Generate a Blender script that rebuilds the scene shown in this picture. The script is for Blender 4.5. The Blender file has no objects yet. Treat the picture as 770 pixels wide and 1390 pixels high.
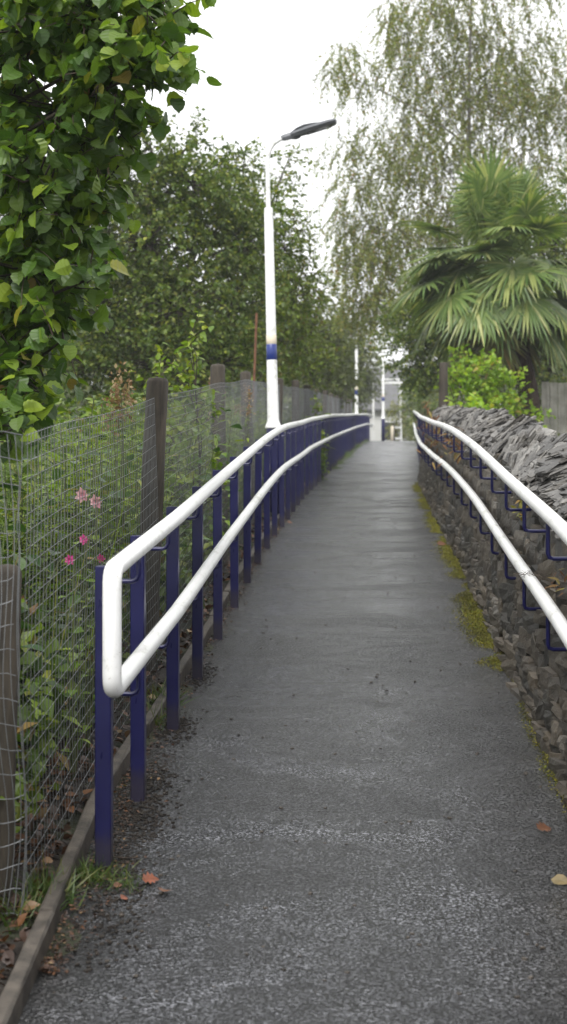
import bpy, math, random
import numpy as np
R = np.random.default_rng(7)
random.seed(7)
C = bpy.context.scene.collection
SC = bpy.context.scene
F = 2300.0                       # focal length in photo pixels (770 wide)
def P(px, py, Y):                # photo pixel at distance Y -> point (camera at the origin, level, looking +Y)
    return np.array([(px-385)/F*Y, Y, (650-py)/F*Y])

# ------------------------------------------------------------------ terrain profiles
def smooth_fn(xs, ys, sig):
    g = np.arange(-40, 500, .1)
    v = np.interp(g, xs, ys)
    k = np.exp(-.5*(np.arange(-40, 41)*.1/sig)**2); k /= k.sum()
    v = np.convolve(np.pad(v, 40, mode='edge'), k, mode='valid')
    return lambda y: np.interp(y, g, v)
zg = smooth_fn([-40, 0, 4, 4.86, 5.27, 6.05, 7.19, 8.32, 9.46, 10.6, 11.73, 12.87, 14, 15.14, 16.27, 17.4, 18.55, 19.68, 20.8, 27.3, 37, 46, 53, 60, 64, 70, 80, 120, 500],
               [-1.62, -1.6, -1.325, -1.25, -1.218, -1.142, -1.063, -.984, -.895, -.805, -.72, -.645, -.572, -.514, -.46, -.415, -.363, -.305, -.253, .04, .41, .77, 1.03, 1.31, 1.43, 1.5, 1.5, 1.5, 1.5], .45)
xpost = smooth_fn([-40, 5.27, 6.05, 7.19, 8.32, 9.46, 10.6, 11.73, 12.87, 14, 15.14, 16.27, 17.4, 18.55, 19.68, 20.8, 27.2, 36.9, 46, 52.7, 62, 70, 90],
                  [-1.2, -.570, -.512, -.468, -.424, -.366, -.304, -.25, -.196, -.136, -.082, -.014, .045, .105, .171, .226, .66, 1.254, 1.86, 2.29, 3.0, 3.75, 6.0], .5)
xwall = smooth_fn([-40, 0, 6.4, 9.2, 11, 12.6, 15, 24.3, 30, 36.9, 46, 62, 70, 90],
                  [.4, .72, 1.05, 1.17, 1.265, 1.345, 1.45, 1.97, 2.33, 2.9, 3.6, 4.75, 5.5, 7.8], .6)
xkerb = smooth_fn([-40, 0, 3.5, 4.7, 6.1, 8.45, 9.6, 12.87, 20.8, 27.2, 36.9, 46, 52.7, 62, 70, 90],
                  [-.9, -.72, -.65, -.634, -.622, -.478, -.41, -.25, .17, .60, 1.19, 1.8, 2.23, 2.94, 3.69, 5.9], .15)
xfence = smooth_fn([-40, 4.7, 8.2, 12.5, 16.5, 20.5, 24.5, 28.5, 32.5, 36.5, 45, 55, 62, 70],
                   [-2, -.75, -.62, -.40, -.25, -.03, .24, .49, .72, .97, 1.48, 2.08, 2.58, 3.2], .3)
def zl(x, y):                    # ground height beside the path: a low verge held back by the kerb on the left
    left = np.clip((xkerb(y)-.05-x)/.15, 0, 1)*.045
    return zg(y)+left

# ------------------------------------------------------------------ mesh helpers
class MB:
    def __init__(s): s.v=[]; s.f=[]; s.n=0
    def add(s, V, Fc):
        V=np.asarray(V,float).reshape(-1,3); s.v.append(V); s.f.append(np.asarray(Fc,int)+s.n); s.n+=len(V); return s
    def arrays(s): return np.vstack(s.v), s.f
def mesh(name, mb, mat, smooth=False, off=(0,0,0)):
    V, Fs = mb.arrays(); V = V-np.asarray(off)
    me = bpy.data.meshes.new(name)
    me.vertices.add(len(V)); me.vertices.foreach_set('co', V.astype(np.float32).ravel())
    li = np.concatenate([f.ravel() for f in Fs]); tot = np.concatenate([np.full(len(f), f.shape[1]) for f in Fs])
    st = np.concatenate([[0], np.cumsum(tot)[:-1]])
    me.loops.add(len(li)); me.loops.foreach_set('vertex_index', li.astype(np.int32))
    me.polygons.add(len(tot)); me.polygons.foreach_set('loop_start', st.astype(np.int32))
    try: me.polygons.foreach_set('loop_total', tot.astype(np.int32))
    except Exception: pass
    me.polygons.foreach_set('use_smooth', np.full(len(tot), smooth))
    me.update(calc_edges=True); me.validate()
    if mat: me.materials.append(mat)
    return me
def link(name, data, parent=None, loc=None):
    o = bpy.data.objects.new(name, data); C.objects.link(o)
    if parent: o.parent = parent
    if loc is not None: o.location = loc
    return o
def wloc(o):
    l = np.array(o.location)
    while o.parent: o=o.parent; l=l+np.array(o.location)
    return l
def part(name, mb, mat, parent, smooth=False):      # mesh given in world coordinates, stored relative to its parent
    return link(name, mesh(name, mb, mat, smooth, wloc(parent)), parent)
def tag(o, label=None, cat=None, group=None, kind=None):
    if label: o['label']=label
    if cat: o['category']=cat
    if group: o['group']=group
    if kind: o['kind']=kind
    return o
def thing(name, loc, label, cat, group=None):
    o = link(name, None, None, tuple(loc)); o.empty_display_size=.1
    return tag(o, label, cat, group)
def solo(name, mb, mat, base, label=None, cat=None, group=None, kind=None, smooth=False):
    o = link(name, mesh(name, mb, mat, smooth, base), None, tuple(base)); return tag(o, label, cat, group, kind)
def dup(o, loc, rz=0, label=None, scale=None):
    r=o.copy(); C.objects.link(r); r.location=tuple(loc); r.rotation_euler=(0,0,rz)
    if label: r['label']=label
    if scale: r.scale=(scale,)*3
    for ch in list(o.children):
        c=ch.copy(); C.objects.link(c); c.parent=r
        for g in list(ch.children):
            d=g.copy(); C.objects.link(d); d.parent=c
    return r
def unit(v):
    v=np.asarray(v,float); return v/np.maximum(np.linalg.norm(v,axis=-1,keepdims=True),1e-9)
def tube(mb, pts, rad, n=6, cap=False):
    pts=np.asarray(pts,float); m=len(pts); rad=np.broadcast_to(rad,(m,))
    t=unit(np.gradient(pts,axis=0)); 
    ref=np.array([0,0,1.]) if abs(t[0][2])<.9 else np.array([1.,0,0])
    a=np.zeros((m,3)); b=np.zeros((m,3)); u=ref
    for i in range(m):
        u=u-t[i]*np.dot(u,t[i]); 
        if np.linalg.norm(u)<1e-4: u=np.cross(t[i],[1,0.3,0])
        u=u/np.linalg.norm(u); a[i]=u; b[i]=np.cross(t[i],u)
    th=np.arange(n)*2*math.pi/n
    V=pts[:,None]+rad[:,None,None]*(np.cos(th)[None,:,None]*a[:,None]+np.sin(th)[None,:,None]*b[:,None])
    i=np.arange(m-1)[:,None]*n; j=np.arange(n)[None]; k=(j+1)%n
    Q=np.stack([i+j,i+k,i+n+k,i+n+j],-1).reshape(-1,4)
    mb.add(V,Q)
    if cap:
        for r,sgn in ((0,-1),(m-1,1)):
            ring=V[r]; mb.add(ring,[list(range(n))[::sgn]])
def tubes(mb, A, B, ra, rb, n=3, sag=None):          # many straight or bowed thin tubes at once
    A=np.asarray(A); B=np.asarray(B); N=len(A)
    if N==0: return
    t=unit(B-A); ref=np.where(np.abs(t[:,2:3])<.9,[[0,0,1.]],[[1.,0,0]]); a=unit(np.cross(t,ref)); b=np.cross(t,a)
    th=np.arange(n)*2*math.pi/n; ring=np.cos(th)[None,:,None]*a[:,None]+np.sin(th)[None,:,None]*b[:,None]
    ra=np.broadcast_to(ra,(N,)); rb=np.broadcast_to(rb,(N,))
    if sag is None: L=[(A,ra),(B,rb)]
    else: L=[(A,ra),((A+B)/2+sag,(ra+rb)/2),(B,rb)]
    V=np.concatenate([p[:,None]+r[:,None,None]*ring for p,r in L],1); k=len(L)
    j=np.arange(n); kk=(j+1)%n
    Q=np.concatenate([np.stack([s*n+j,s*n+kk,(s+1)*n+kk,(s+1)*n+j],-1) for s in range(k-1)])
    mb.add(V,(Q[None]+(np.arange(N)*k*n)[:,None,None]).reshape(-1,4))
def box(mb, lo, hi, M=None, c=None):
    x0,y0,z0=lo; x1,y1,z1=hi
    V=np.array([[x0,y0,z0],[x1,y0,z0],[x1,y1,z0],[x0,y1,z0],[x0,y0,z1],[x1,y0,z1],[x1,y1,z1],[x0,y1,z1]],float)
    if M is not None: V=V@np.asarray(M).T
    if c is not None: V=V+np.asarray(c)
    mb.add(V,[[0,3,2,1],[4,5,6,7],[0,1,5,4],[1,2,6,5],[2,3,7,6],[3,0,4,7]])
def bevbox(mb, lo, hi, b=.003):                        # upright box with bevelled vertical edges and top
    x0,y0,z0=lo; x1,y1,z1=hi
    def ring(i,z): return [[x0+b+i,y0+i,z],[x1-b-i,y0+i,z],[x1-i,y0+b+i,z],[x1-i,y1-b-i,z],[x1-b-i,y1-i,z],[x0+b+i,y1-i,z],[x0+i,y1-b-i,z],[x0+i,y0+b+i,z]]
    V=ring(0,z0)+ring(0,z1-b)+ring(b,z1)
    Q=[[r*8+j,r*8+(j+1)%8,(r+1)*8+(j+1)%8,(r+1)*8+j] for r in range(2) for j in range(8)]
    mb.add(V,Q); mb.add(V[16:],[list(range(8))]); mb.add(V[:8],[list(range(8))[::-1]])
def lathe(mb, prof, c, n=16):                          # profile [(r,z)] round a vertical axis
    th=np.arange(n)*2*math.pi/n
    V=np.array([[[r*math.cos(t)+c[0],r*math.sin(t)+c[1],z+c[2]] for t in th] for r,z in prof]); m=len(prof)
    i=np.arange(m-1)[:,None]*n; j=np.arange(n)[None]; k=(j+1)%n
    mb.add(V,np.stack([i+j,i+k,i+n+k,i+n+j],-1).reshape(-1,4))
# leaf templates: x across, y along the leaf, z up
def blade(n, prof, fold=.18, droop=.15, pleat=0., serr=0.):
    V=[]; 
    for i in range(n+1):
        t=i/n; w=prof(t)*(1+serr*(1 if i%2 else -1)); z=-droop*t*t+pleat*(1 if i%2 else -1)*w
        V+=[[-w,t-(.03 if serr and i%2 else 0),z+fold*w],[0,t,z],[w,t-(.03 if serr and i%2 else 0),z+fold*w]]
    Q=[]
    for i in range(n):
        b=3*i; Q+=[[b,b+1,b+4,b+3],[b+1,b+2,b+5,b+4]]
    return np.array(V), np.array(Q)
DIAM=(np.array([[0,0,0],[.34,.45,.08],[0,1,-.05],[-.34,.45,.08]]),np.array([[0,1,2,3]]))
OVATE=blade(4,lambda t:.36*max(.02,math.sin(math.pi*t**.75)),.2,.18)
LANCE=blade(3,lambda t:.11*max(.05,math.sin(math.pi*t**.8)),.2,.3)
def hz(t): return max(.015,.47*(math.sin(math.pi*min(1,t*.93+.05)**.72))**.75*(1 if t<.9 else .55 if t<1 else .05))
HAZEL=blade(10,hz,.20,.26,.022,.05)
def leaves(mb, tm, pos, d, up, size, curl=None):
    T,Q=tm; N=len(pos)
    if N==0: return
    y=unit(d); x=unit(np.cross(y,up)); z=np.cross(x,y); s=np.broadcast_to(size,(N,))[:,None,None]
    V=pos[:,None]+s*(T[None,:,0:1]*x[:,None]+T[None,:,1:2]*y[:,None]+T[None,:,2:3]*z[:,None])
    mb.add(V,(Q[None]+(np.arange(N)*len(T))[:,None,None]).reshape(-1,Q.shape[1]))
def rv(n): return unit(R.normal(size=(n,3)))
def ball(n, shell=.5):
    return rv(n)*(R.random((n,1))**(1/3*shell+.02))

# ------------------------------------------------------------------ materials
def nodes(name):
    m=bpy.data.materials.new(name); m.use_nodes=True; nt=m.node_tree; nt.nodes.clear()
    out=nt.nodes.new('ShaderNodeOutputMaterial'); bs=nt.nodes.new('ShaderNodeBsdfPrincipled'); nt.links.new(bs.outputs[0],out.inputs[0])
    return m,nt,bs,out
def N(nt,t,**k):
    n=nt.nodes.new('ShaderNode'+t)
    for a,b in k.items():
        if a in n.inputs.keys() if isinstance(a,str) else False: n.inputs[a].default_value=b
        else: setattr(n,a,b)
    return n
def ramp(nt,fac,stops):
    r=nt.nodes.new('ShaderNodeValToRGB'); e=r.color_ramp.elements
    while len(e)<len(stops): e.new(.5)
    for el,(p,c) in zip(e,stops): el.position=p; el.color=(*c,1) if len(c)==3 else c
    nt.links.new(fac,r.inputs[0]); return r
def noise(nt,scale,detail=4,rough=.6,vec=None,dist=0):
    n=nt.nodes.new('ShaderNodeTexNoise'); n.inputs['Scale'].default_value=scale; n.inputs['Detail'].default_value=detail; n.inputs['Roughness'].default_value=rough; n.inputs['Distortion'].default_value=dist
    if vec is None:
        vec=nt.nodes.new('ShaderNodeTexCoord').outputs['Object']
    nt.links.new(vec,n.inputs['Vector']); return n
def mapping(nt,sc,which='Object'):
    tc=nt.nodes.new('ShaderNodeTexCoord'); mp=nt.nodes.new('ShaderNodeMapping'); mp.inputs['Scale'].default_value=sc
    nt.links.new(tc.outputs[which],mp.inputs['Vector']); return mp.outputs[0]
def mixc(nt,fac,a,b,mode='MIX'):
    m=nt.nodes.new('ShaderNodeMix'); m.data_type='RGBA'; m.blend_type=mode
    for s,v in ((m.inputs[0],fac),(m.inputs[6],a),(m.inputs[7],b)):
        if hasattr(v,'is_linked'): nt.links.new(v,s)
        else: s.default_value=v if isinstance(v,(int,float)) else (*v,1)
    return m.outputs[2]
def bump(nt,bs,h,strength,dist,prev=None):
    b=nt.nodes.new('ShaderNodeBump'); b.inputs['Strength'].default_value=strength; b.inputs['Distance'].default_value=dist
    nt.links.new(h,b.inputs['Height'])
    if prev: nt.links.new(prev.outputs[0],b.inputs['Normal'])
    nt.links.new(b.outputs[0],bs.inputs['Normal']); return b
def leaf_mat(name, stops, transl=.3, rough=.42, vary=.35, spec=.5):
    m,nt,bs,out=nodes(name)
    g=nt.nodes.new('ShaderNodeNewGeometry')
    r=ramp(nt,g.outputs['Random Per Island'],stops)
    n=noise(nt,1.3,3); k=ramp(nt,n.outputs[0],[(.3,(1-vary,)*3),(.7,(1+vary*.6,1+vary*.6,1))])
    c=mixc(nt,1.,r.outputs[0],k.outputs[0],'MULTIPLY')
    nt.links.new(c,bs.inputs['Base Color']); bs.inputs['Roughness'].default_value=rough; bs.inputs['Specular IOR Level'].default_value=spec
    tr=nt.nodes.new('ShaderNodeBsdfTranslucent'); c2=mixc(nt,1.,c,(1.3,1.35,.55),'MULTIPLY'); nt.links.new(c2,tr.inputs[0])
    mx=nt.nodes.new('ShaderNodeMixShader'); mx.inputs[0].default_value=transl
    nt.links.new(bs.outputs[0],mx.inputs[1]); nt.links.new(tr.outputs[0],mx.inputs[2]); nt.links.new(mx.outputs[0],out.inputs[0])
    return m
def simple(name, col, rough=.5, metal=0, var=.15, nsc=8, bsc=None, bst=.3, bd=.002, spec=.5):
    m,nt,bs,out=nodes(name)
    n=noise(nt,nsc,5); a=tuple(c*(1-var) for c in col); b=tuple(c*(1+var) for c in col)
    r=ramp(nt,n.outputs[0],[(.3,a),(.7,b)]); nt.links.new(r.outputs[0],bs.inputs['Base Color'])
    bs.inputs['Roughness'].default_value=rough; bs.inputs['Metallic'].default_value=metal; bs.inputs['Specular IOR Level'].default_value=spec
    if bsc: bump(nt,bs,noise(nt,bsc,4).outputs[0],bst,bd)
    return m
def wood_mat(name,a,b,sx=18,sz=2.5):
    m,nt,bs,out=nodes(name)
    v=mapping(nt,(sx,sx,sz)); n=noise(nt,2.2,6,.7,v,.4)
    r=ramp(nt,n.outputs[0],[(.25,a),(.5,tuple((x+y)/2 for x,y in zip(a,b))),(.78,b)])
    n2=noise(nt,3,4); k=ramp(nt,n2.outputs[0],[(.35,(.6,.62,.55)),(.65,(1.1,1.08,1.05))])
    nt.links.new(mixc(nt,1.,r.outputs[0],k.outputs[0],'MULTIPLY'),bs.inputs['Base Color']); bs.inputs['Roughness'].default_value=.8
    bump(nt,bs,n.outputs[0],.7,.008); return m
def asphalt_mat():
    m,nt,bs,out=nodes('wet_asphalt')
    sp=noise(nt,105,2.5,.8); fine=ramp(nt,sp.outputs[0],[(.43,(.002,.002,.0025)),(.49,(.012,.0125,.014)),(.53,(.06,.062,.068)),(.60,(.29,.295,.32))])
    vs=mapping(nt,(1.,1.15,1)); ban=noise(nt,1.1,7,.7,vs,.9)
    big=ramp(nt,ban.outputs[0],[(.36,(.2,.2,.2)),(.46,(.45,.45,.45)),(.56,(.8,.8,.8)),(.70,(1.3,1.3,1.3))])
    c=mixc(nt,1.,fine.outputs[0],big.outputs[0],'MULTIPLY')
    gr=noise(nt,14,5,.75); gk=ramp(nt,gr.outputs[0],[(.32,(.4,.4,.41)),(.5,(1,1,1)),(.70,(1.4,1.4,1.4))])
    c=mixc(nt,1.,c,gk.outputs[0],'MULTIPLY')
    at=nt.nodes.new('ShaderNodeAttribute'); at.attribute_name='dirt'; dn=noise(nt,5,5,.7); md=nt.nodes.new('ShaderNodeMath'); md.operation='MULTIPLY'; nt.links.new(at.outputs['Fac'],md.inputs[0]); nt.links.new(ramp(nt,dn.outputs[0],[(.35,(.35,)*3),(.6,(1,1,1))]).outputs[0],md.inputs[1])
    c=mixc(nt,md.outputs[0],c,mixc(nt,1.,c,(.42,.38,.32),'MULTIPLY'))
    nt.links.new(c,bs.inputs['Base Color'])
    rr=ramp(nt,ban.outputs[0],[(.40,(.55,)*3),(.58,(.20,)*3)]); r2=ramp(nt,sp.outputs[0],[(.42,(1,1,1)),(.56,(.55,.55,.55))])
    nt.links.new(mixc(nt,1.,rr.outputs[0],r2.outputs[0],'MULTIPLY'),bs.inputs['Roughness'])
    bs.inputs['Specular IOR Level'].default_value=.55
    vo=nt.nodes.new('ShaderNodeTexVoronoi'); vo.inputs['Scale'].default_value=62; nt.links.new(nt.nodes.new('ShaderNodeTexCoord').outputs['Object'],vo.inputs['Vector'])
    b1=bump(nt,bs,ban.outputs[0],.25,.05); b2=bump(nt,bs,vo.outputs['Distance'],.6,.010,b1); bump(nt,bs,sp.outputs[0],1.,.010,b2)
    return m
def stone_mat(name,stops,lich=.5):
    m,nt,bs,out=nodes(name)
    g=nt.nodes.new('ShaderNodeNewGeometry'); r=ramp(nt,g.outputs['Random Per Island'],stops)
    v=mapping(nt,(1,1,2.2)); n=noise(nt,22,6,.7,v,.3); k=ramp(nt,n.outputs[0],[(.28,(.45,.45,.45)),(.55,(1,1,1)),(.75,(1.5,1.48,1.42))])
    c=mixc(nt,1.,r.outputs[0],k.outputs[0],'MULTIPLY')
    l=noise(nt,9,5,.75); lf=ramp(nt,l.outputs[0],[(.62,(0,0,0)),(.70,(lich,)*3)]); c=mixc(nt,lf.outputs[0],c,(.30,.29,.26))
    l2=noise(nt,3.1,4,.7); lf2=ramp(nt,l2.outputs[0],[(.55,(0,0,0)),(.7,(.5,)*3)]); c=mixc(nt,lf2.outputs[0],c,(.055,.042,.018))
    nt.links.new(c,bs.inputs['Base Color']); bs.inputs['Roughness'].default_value=.55
    bump(nt,bs,n.outputs[0],.8,.012); return m
G=lambda r,g,b:(r,g,b)
M={}
M['asphalt']=asphalt_mat()
def white_mat():
    m,nt,bs,out=nodes('white_gloss_paint')
    v=mapping(nt,(1,.35,1)); n=noise(nt,9,6,.75,v,.2); r=ramp(nt,n.outputs[0],[(.34,(.50,.50,.46)),(.46,(.78,.78,.765)),(.6,(.82,.82,.81))])
    n2=noise(nt,70,3,.6); r2=ramp(nt,n2.outputs[0],[(.27,(.6,.57,.52)),(.33,(1,1,1))])
    nt.links.new(mixc(nt,1.,r.outputs[0],r2.outputs[0],'MULTIPLY'),bs.inputs['Base Color']); bs.inputs['Roughness'].default_value=.3
    bump(nt,bs,noise(nt,50,3).outputs[0],.15,.001); return m
M['white']=white_mat()
M['navy']=simple('navy_gloss_paint',(.004,.0045,.060),.28,0,.2,9,60,.1,.001)
def post_mat():
    m,nt,bs,out=nodes('navy_post_paint')
    tc=nt.nodes.new('ShaderNodeTexCoord'); sx=nt.nodes.new('ShaderNodeSeparateXYZ'); nt.links.new(tc.outputs['Object'],sx.inputs[0])
    n=noise(nt,22,5,.7); ad=nt.nodes.new('ShaderNodeMath'); ad.operation='MULTIPLY_ADD'; ad.inputs[1].default_value=-.14; nt.links.new(n.outputs[0],ad.inputs[0]); nt.links.new(sx.outputs[2],ad.inputs[2])
    mud=ramp(nt,ad.outputs[0],[(0,(.6,.6,.6)),(.06,(0,0,0))])
    n2=noise(nt,6,5,.7,mapping(nt,(1,1,.3))); base=ramp(nt,n2.outputs[0],[(.3,(.0028,.003,.036)),(.6,(.0045,.005,.062)),(.75,(.010,.011,.075))])
    nt.links.new(mixc(nt,mud.outputs[0],base.outputs[0],(.03,.024,.018)),bs.inputs['Base Color'])
    rr=ramp(nt,n2.outputs[0],[(.3,(.24,)*3),(.7,(.42,)*3)]); nt.links.new(rr.outputs[0],bs.inputs['Roughness'])
    bump(nt,bs,noise(nt,70,3).outputs[0],.12,.001); return m
M['navypost']=post_mat()
M['blue']=simple('blue_paint',(.012,.03,.17),.35,0,.1,9)
M['cream']=simple('cream_tape',(.68,.60,.47),.5,0,.1,9)
M['lampgrey']=simple('lantern_grey',(.11,.115,.125),.4,.3,.15,20)
M['wire']=simple('galvanised_wire',(.15,.155,.16),.42,.4,.2,30)
M['post']=wood_mat('weathered_post',(.012,.009,.006),(.085,.068,.05))
M['soil']=simple('wet_soil',(.022,.016,.011),.8,0,.5,14,60,1,.02)
M['concrete']=simple('edging_concrete',(.06,.05,.04),.6,0,.7,13,120,.8,.005)
M['stone']=stone_mat('dark_rubble',[(0,G(.022,.020,.016)),(.35,G(.040,.034,.025)),(.7,G(.068,.054,.038)),(.93,G(.10,.08,.055)),(1,G(.15,.138,.12))],.55)
M['coping']=stone_mat('slate_coping',[(0,G(.05,.048,.045)),(.4,G(.115,.108,.10)),(.8,G(.19,.18,.165)),(1,G(.26,.25,.23))],.5)
M['core']=simple('wall_heart',(.014,.012,.011),.9,0,.3,20,40,1,.02)
M['bark']=wood_mat('bark',(.016,.012,.009),(.075,.058,.042),10,3)
M['birchbark']=wood_mat('birch_bark',(.06,.055,.05),(.42,.40,.37),6,9)
M['twig']=simple('twig',(.05,.034,.022),.7,0,.3,20)
M['rust']=simple('rusty_iron',(.13,.055,.024),.8,0,.4,18)
M['palmtrunk']=wood_mat('palm_fibre',(.014,.008,.005),(.085,.048,.03),30,6)
M['petiole']=simple('palm_petiole',(.06,.075,.02),.5,0,.3,10)
M['stem']=simple('green_stem',(.07,.085,.025),.5,0,.3,10)
M['grass']=leaf_mat('grass_blades',[(0,G(.045,.09,.018)),(.6,G(.08,.14,.03)),(1,G(.19,.19,.06))],.3)
M['hazel']=leaf_mat('hazel_leaf',[(0,G(.04,.09,.016)),(.35,G(.075,.145,.024)),(.7,G(.12,.205,.03)),(.88,G(.20,.30,.035)),(.98,G(.30,.40,.045)),(1,G(.22,.13,.05))],.42,.42,.3,.45)
M['darktree']=leaf_mat('dark_tree_leaf',[(0,G(.045,.085,.016)),(.5,G(.11,.17,.034)),(.85,G(.19,.245,.05)),(1,G(.29,.30,.06))],.42)
M['lighttree']=leaf_mat('light_tree_leaf',[(0,G(.07,.12,.012)),(.5,G(.14,.21,.022)),(.85,G(.21,.27,.03)),(1,G(.22,.17,.05))],.35)
M['birch']=leaf_mat('birch_leaf',[(0,G(.11,.15,.035)),(.5,G(.20,.245,.06)),(.86,G(.30,.31,.085)),(.97,G(.30,.21,.07)),(1,G(.30,.14,.045))],.42)
M['fartree']=leaf_mat('far_tree_leaf',[(0,G(.08,.115,.03)),(.6,G(.14,.18,.045)),(1,G(.2,.22,.06))],.3)
M['shrub']=leaf_mat('yellow_green_leaf',[(0,G(.15,.27,.025)),(.5,G(.27,.42,.04)),(.9,G(.36,.48,.06)),(1,G(.36,.24,.07))],.45)
M['sapling']=leaf_mat('sapling_leaf',[(0,G(.09,.17,.02)),(.6,G(.18,.27,.03)),(1,G(.30,.34,.05))],.38)
M['golden']=leaf_mat('golden_bush_leaf',[(0,G(.12,.15,.03)),(.6,G(.22,.24,.045)),(1,G(.32,.30,.07))],.3)
M['palm']=leaf_mat('palm_leaf',[(0,G(.09,.16,.045)),(.5,G(.18,.25,.075)),(.85,G(.30,.34,.12)),(1,G(.42,.43,.2))],.25,.38)
M['palmold']=leaf_mat('old_palm_leaf',[(0,G(.10,.12,.035)),(.5,G(.20,.19,.06)),(1,G(.30,.20,.07))],.25,.45)
M['herb']=leaf_mat('herb_leaf',[(0,G(.07,.14,.01)),(.45,G(.15,.25,.015)),(.85,G(.24,.33,.02)),(.97,G(.28,.30,.05)),(1,G(.28,.14,.04))],.38)
M['broad']=leaf_mat('broad_leaf',[(0,G(.025,.065,.018)),(.6,G(.05,.115,.025)),(.9,G(.10,.19,.03)),(1,G(.2,.2,.04))],.3,.35,.2)
M['under']=leaf_mat('undergrowth_leaf',[(0,G(.025,.055,.007)),(.5,G(.075,.13,.012)),(.85,G(.16,.23,.018)),(.96,G(.2,.2,.04)),(1,G(.17,.06,.025))],.3)
M['litter']=leaf_mat('leaf_litter',[(0,G(.018,.011,.008)),(.45,G(.05,.024,.014)),(.75,G(.10,.042,.02)),(.92,G(.16,.07,.03)),(1,G(.28,.20,.11))],.1,.5)
M['seed']=leaf_mat('seed_head',[(0,G(.16,.09,.05)),(.5,G(.30,.19,.11)),(1,G(.42,.33,.22))],.2,.7)
M['pinkpale']=leaf_mat('pale_pink_petal',[(0,G(.55,.22,.33)),(1,G(.72,.42,.5))],.3)
M['magenta']=leaf_mat('magenta_petal',[(0,G(.42,.02,.20)),(1,G(.6,.06,.32))],.3)
M['orangeleaf']=simple('orange_leaf',(.17,.045,.015),.5,0,.4,40)
M['brownleaf']=simple('brown_leaf',(.13,.055,.026),.6,0,.4,40)
M['yellowleaf']=simple('yellow_leaf',(.16,.12,.05),.5,0,.3,40)
M['moss']=leaf_mat('moss',[(0,G(.05,.05,.008)),(.4,G(.12,.115,.012)),(.8,G(.22,.19,.02)),(1,G(.12,.17,.02))],.1,.8,.5)
M['rustfern']=leaf_mat('dead_fern',[(0,G(.11,.045,.018)),(.6,G(.2,.09,.03)),(1,G(.20,.19,.05))],.25,.7)
M['ivy']=leaf_mat('yellowing_ivy',[(0,G(.16,.16,.03)),(.6,G(.28,.25,.05)),(1,G(.34,.2,.06))],.3)
M['ground']=simple('rough_ground',(.03,.034,.016),.9,0,.5,6,30,1,.03)
M['render']=simple('white_render',(.72,.72,.70),.7,0,.06,2)
M['slate']=simple('slate_roof',(.12,.12,.125),.6,0,.2,3,18,.6,.03)
M['glass']=simple('dark_glass',(.02,.022,.025),.1,0,.2,3)
M['boards']=wood_mat('grey_boards',(.26,.25,.23),(.52,.50,.46),14,1.2)

# ------------------------------------------------------------------ setting: ground, path, kerb
def sheet(xfun_list, ys, zfun):
    X=np.stack([f(ys) for f in xfun_list],1); Yv=np.repeat(ys[:,None],X.shape[1],1); Z=zfun(X,Yv)
    V=np.stack([X,Yv,Z],-1).reshape(-1,3); n=X.shape[1]
    i=np.arange(len(ys)-1)[:,None]*n; j=np.arange(n-1)[None]
    return V, np.stack([i+j,i+j+1,i+n+j+1,i+n+j],-1).reshape(-1,4)
ys=np.concatenate([np.arange(-25,3,1.),np.arange(3,30,.15),np.arange(30,90,.5),np.arange(90,300,10.)])
offs=[-140,-90,-40,-15,-6,-3,-1.6,-.9,-.5,-.3,-.16,-.1,-.03]
fl=[(lambda o:(lambda y:xkerb(y)+o))(o) for o in offs]+[(lambda k:(lambda y:xkerb(y)*(1-k)+xwall(y)*k))(k) for k in (.1,.5,.95)]+[(lambda o:(lambda y:xwall(y)+o))(o) for o in (.2,.6,1.2,2.5,6,15,40,90,140)]
def gz(X,Y):
    z=zl(X,Y)+np.where(X<xkerb(Y)-.06,.012*np.sin(X*23+Y*17)+.012*np.sin(X*9-Y*13),0)
    inside=(X>xkerb(Y)-.02)&(X<xwall(Y)); return z-np.where(inside,.004,0)
mb=MB(); mb.add(*sheet(fl,ys,gz)); tag(link('ground',mesh('ground',mb,M['ground'],True)),kind='structure')
ysp=np.concatenate([np.arange(-10,3,.5),np.arange(3,30,.1),np.arange(30,90,.4)])
def pz(X,Y):
    k=(X-xkerb(Y))/(xwall(Y)-xkerb(Y))
    return zg(Y)+.006*np.sin(math.pi*np.clip(k,0,1))+.002*np.sin(Y*5.1+1.2*np.sin(X*2+Y))+.0015*np.sin(Y*11+X*4)
mb=MB(); mb.add(*sheet([(lambda k:(lambda y:xkerb(y)*(1-k)+(xwall(y)+.06)*k))(k) for k in np.linspace(0,1,25)],ysp,pz))
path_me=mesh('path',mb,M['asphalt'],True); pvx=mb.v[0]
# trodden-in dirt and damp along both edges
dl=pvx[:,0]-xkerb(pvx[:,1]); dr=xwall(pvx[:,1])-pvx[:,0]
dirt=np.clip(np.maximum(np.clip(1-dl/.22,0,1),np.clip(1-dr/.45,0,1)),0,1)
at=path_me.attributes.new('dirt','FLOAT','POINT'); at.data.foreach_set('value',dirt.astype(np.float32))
tag(link('path',path_me),kind='structure')
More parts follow.
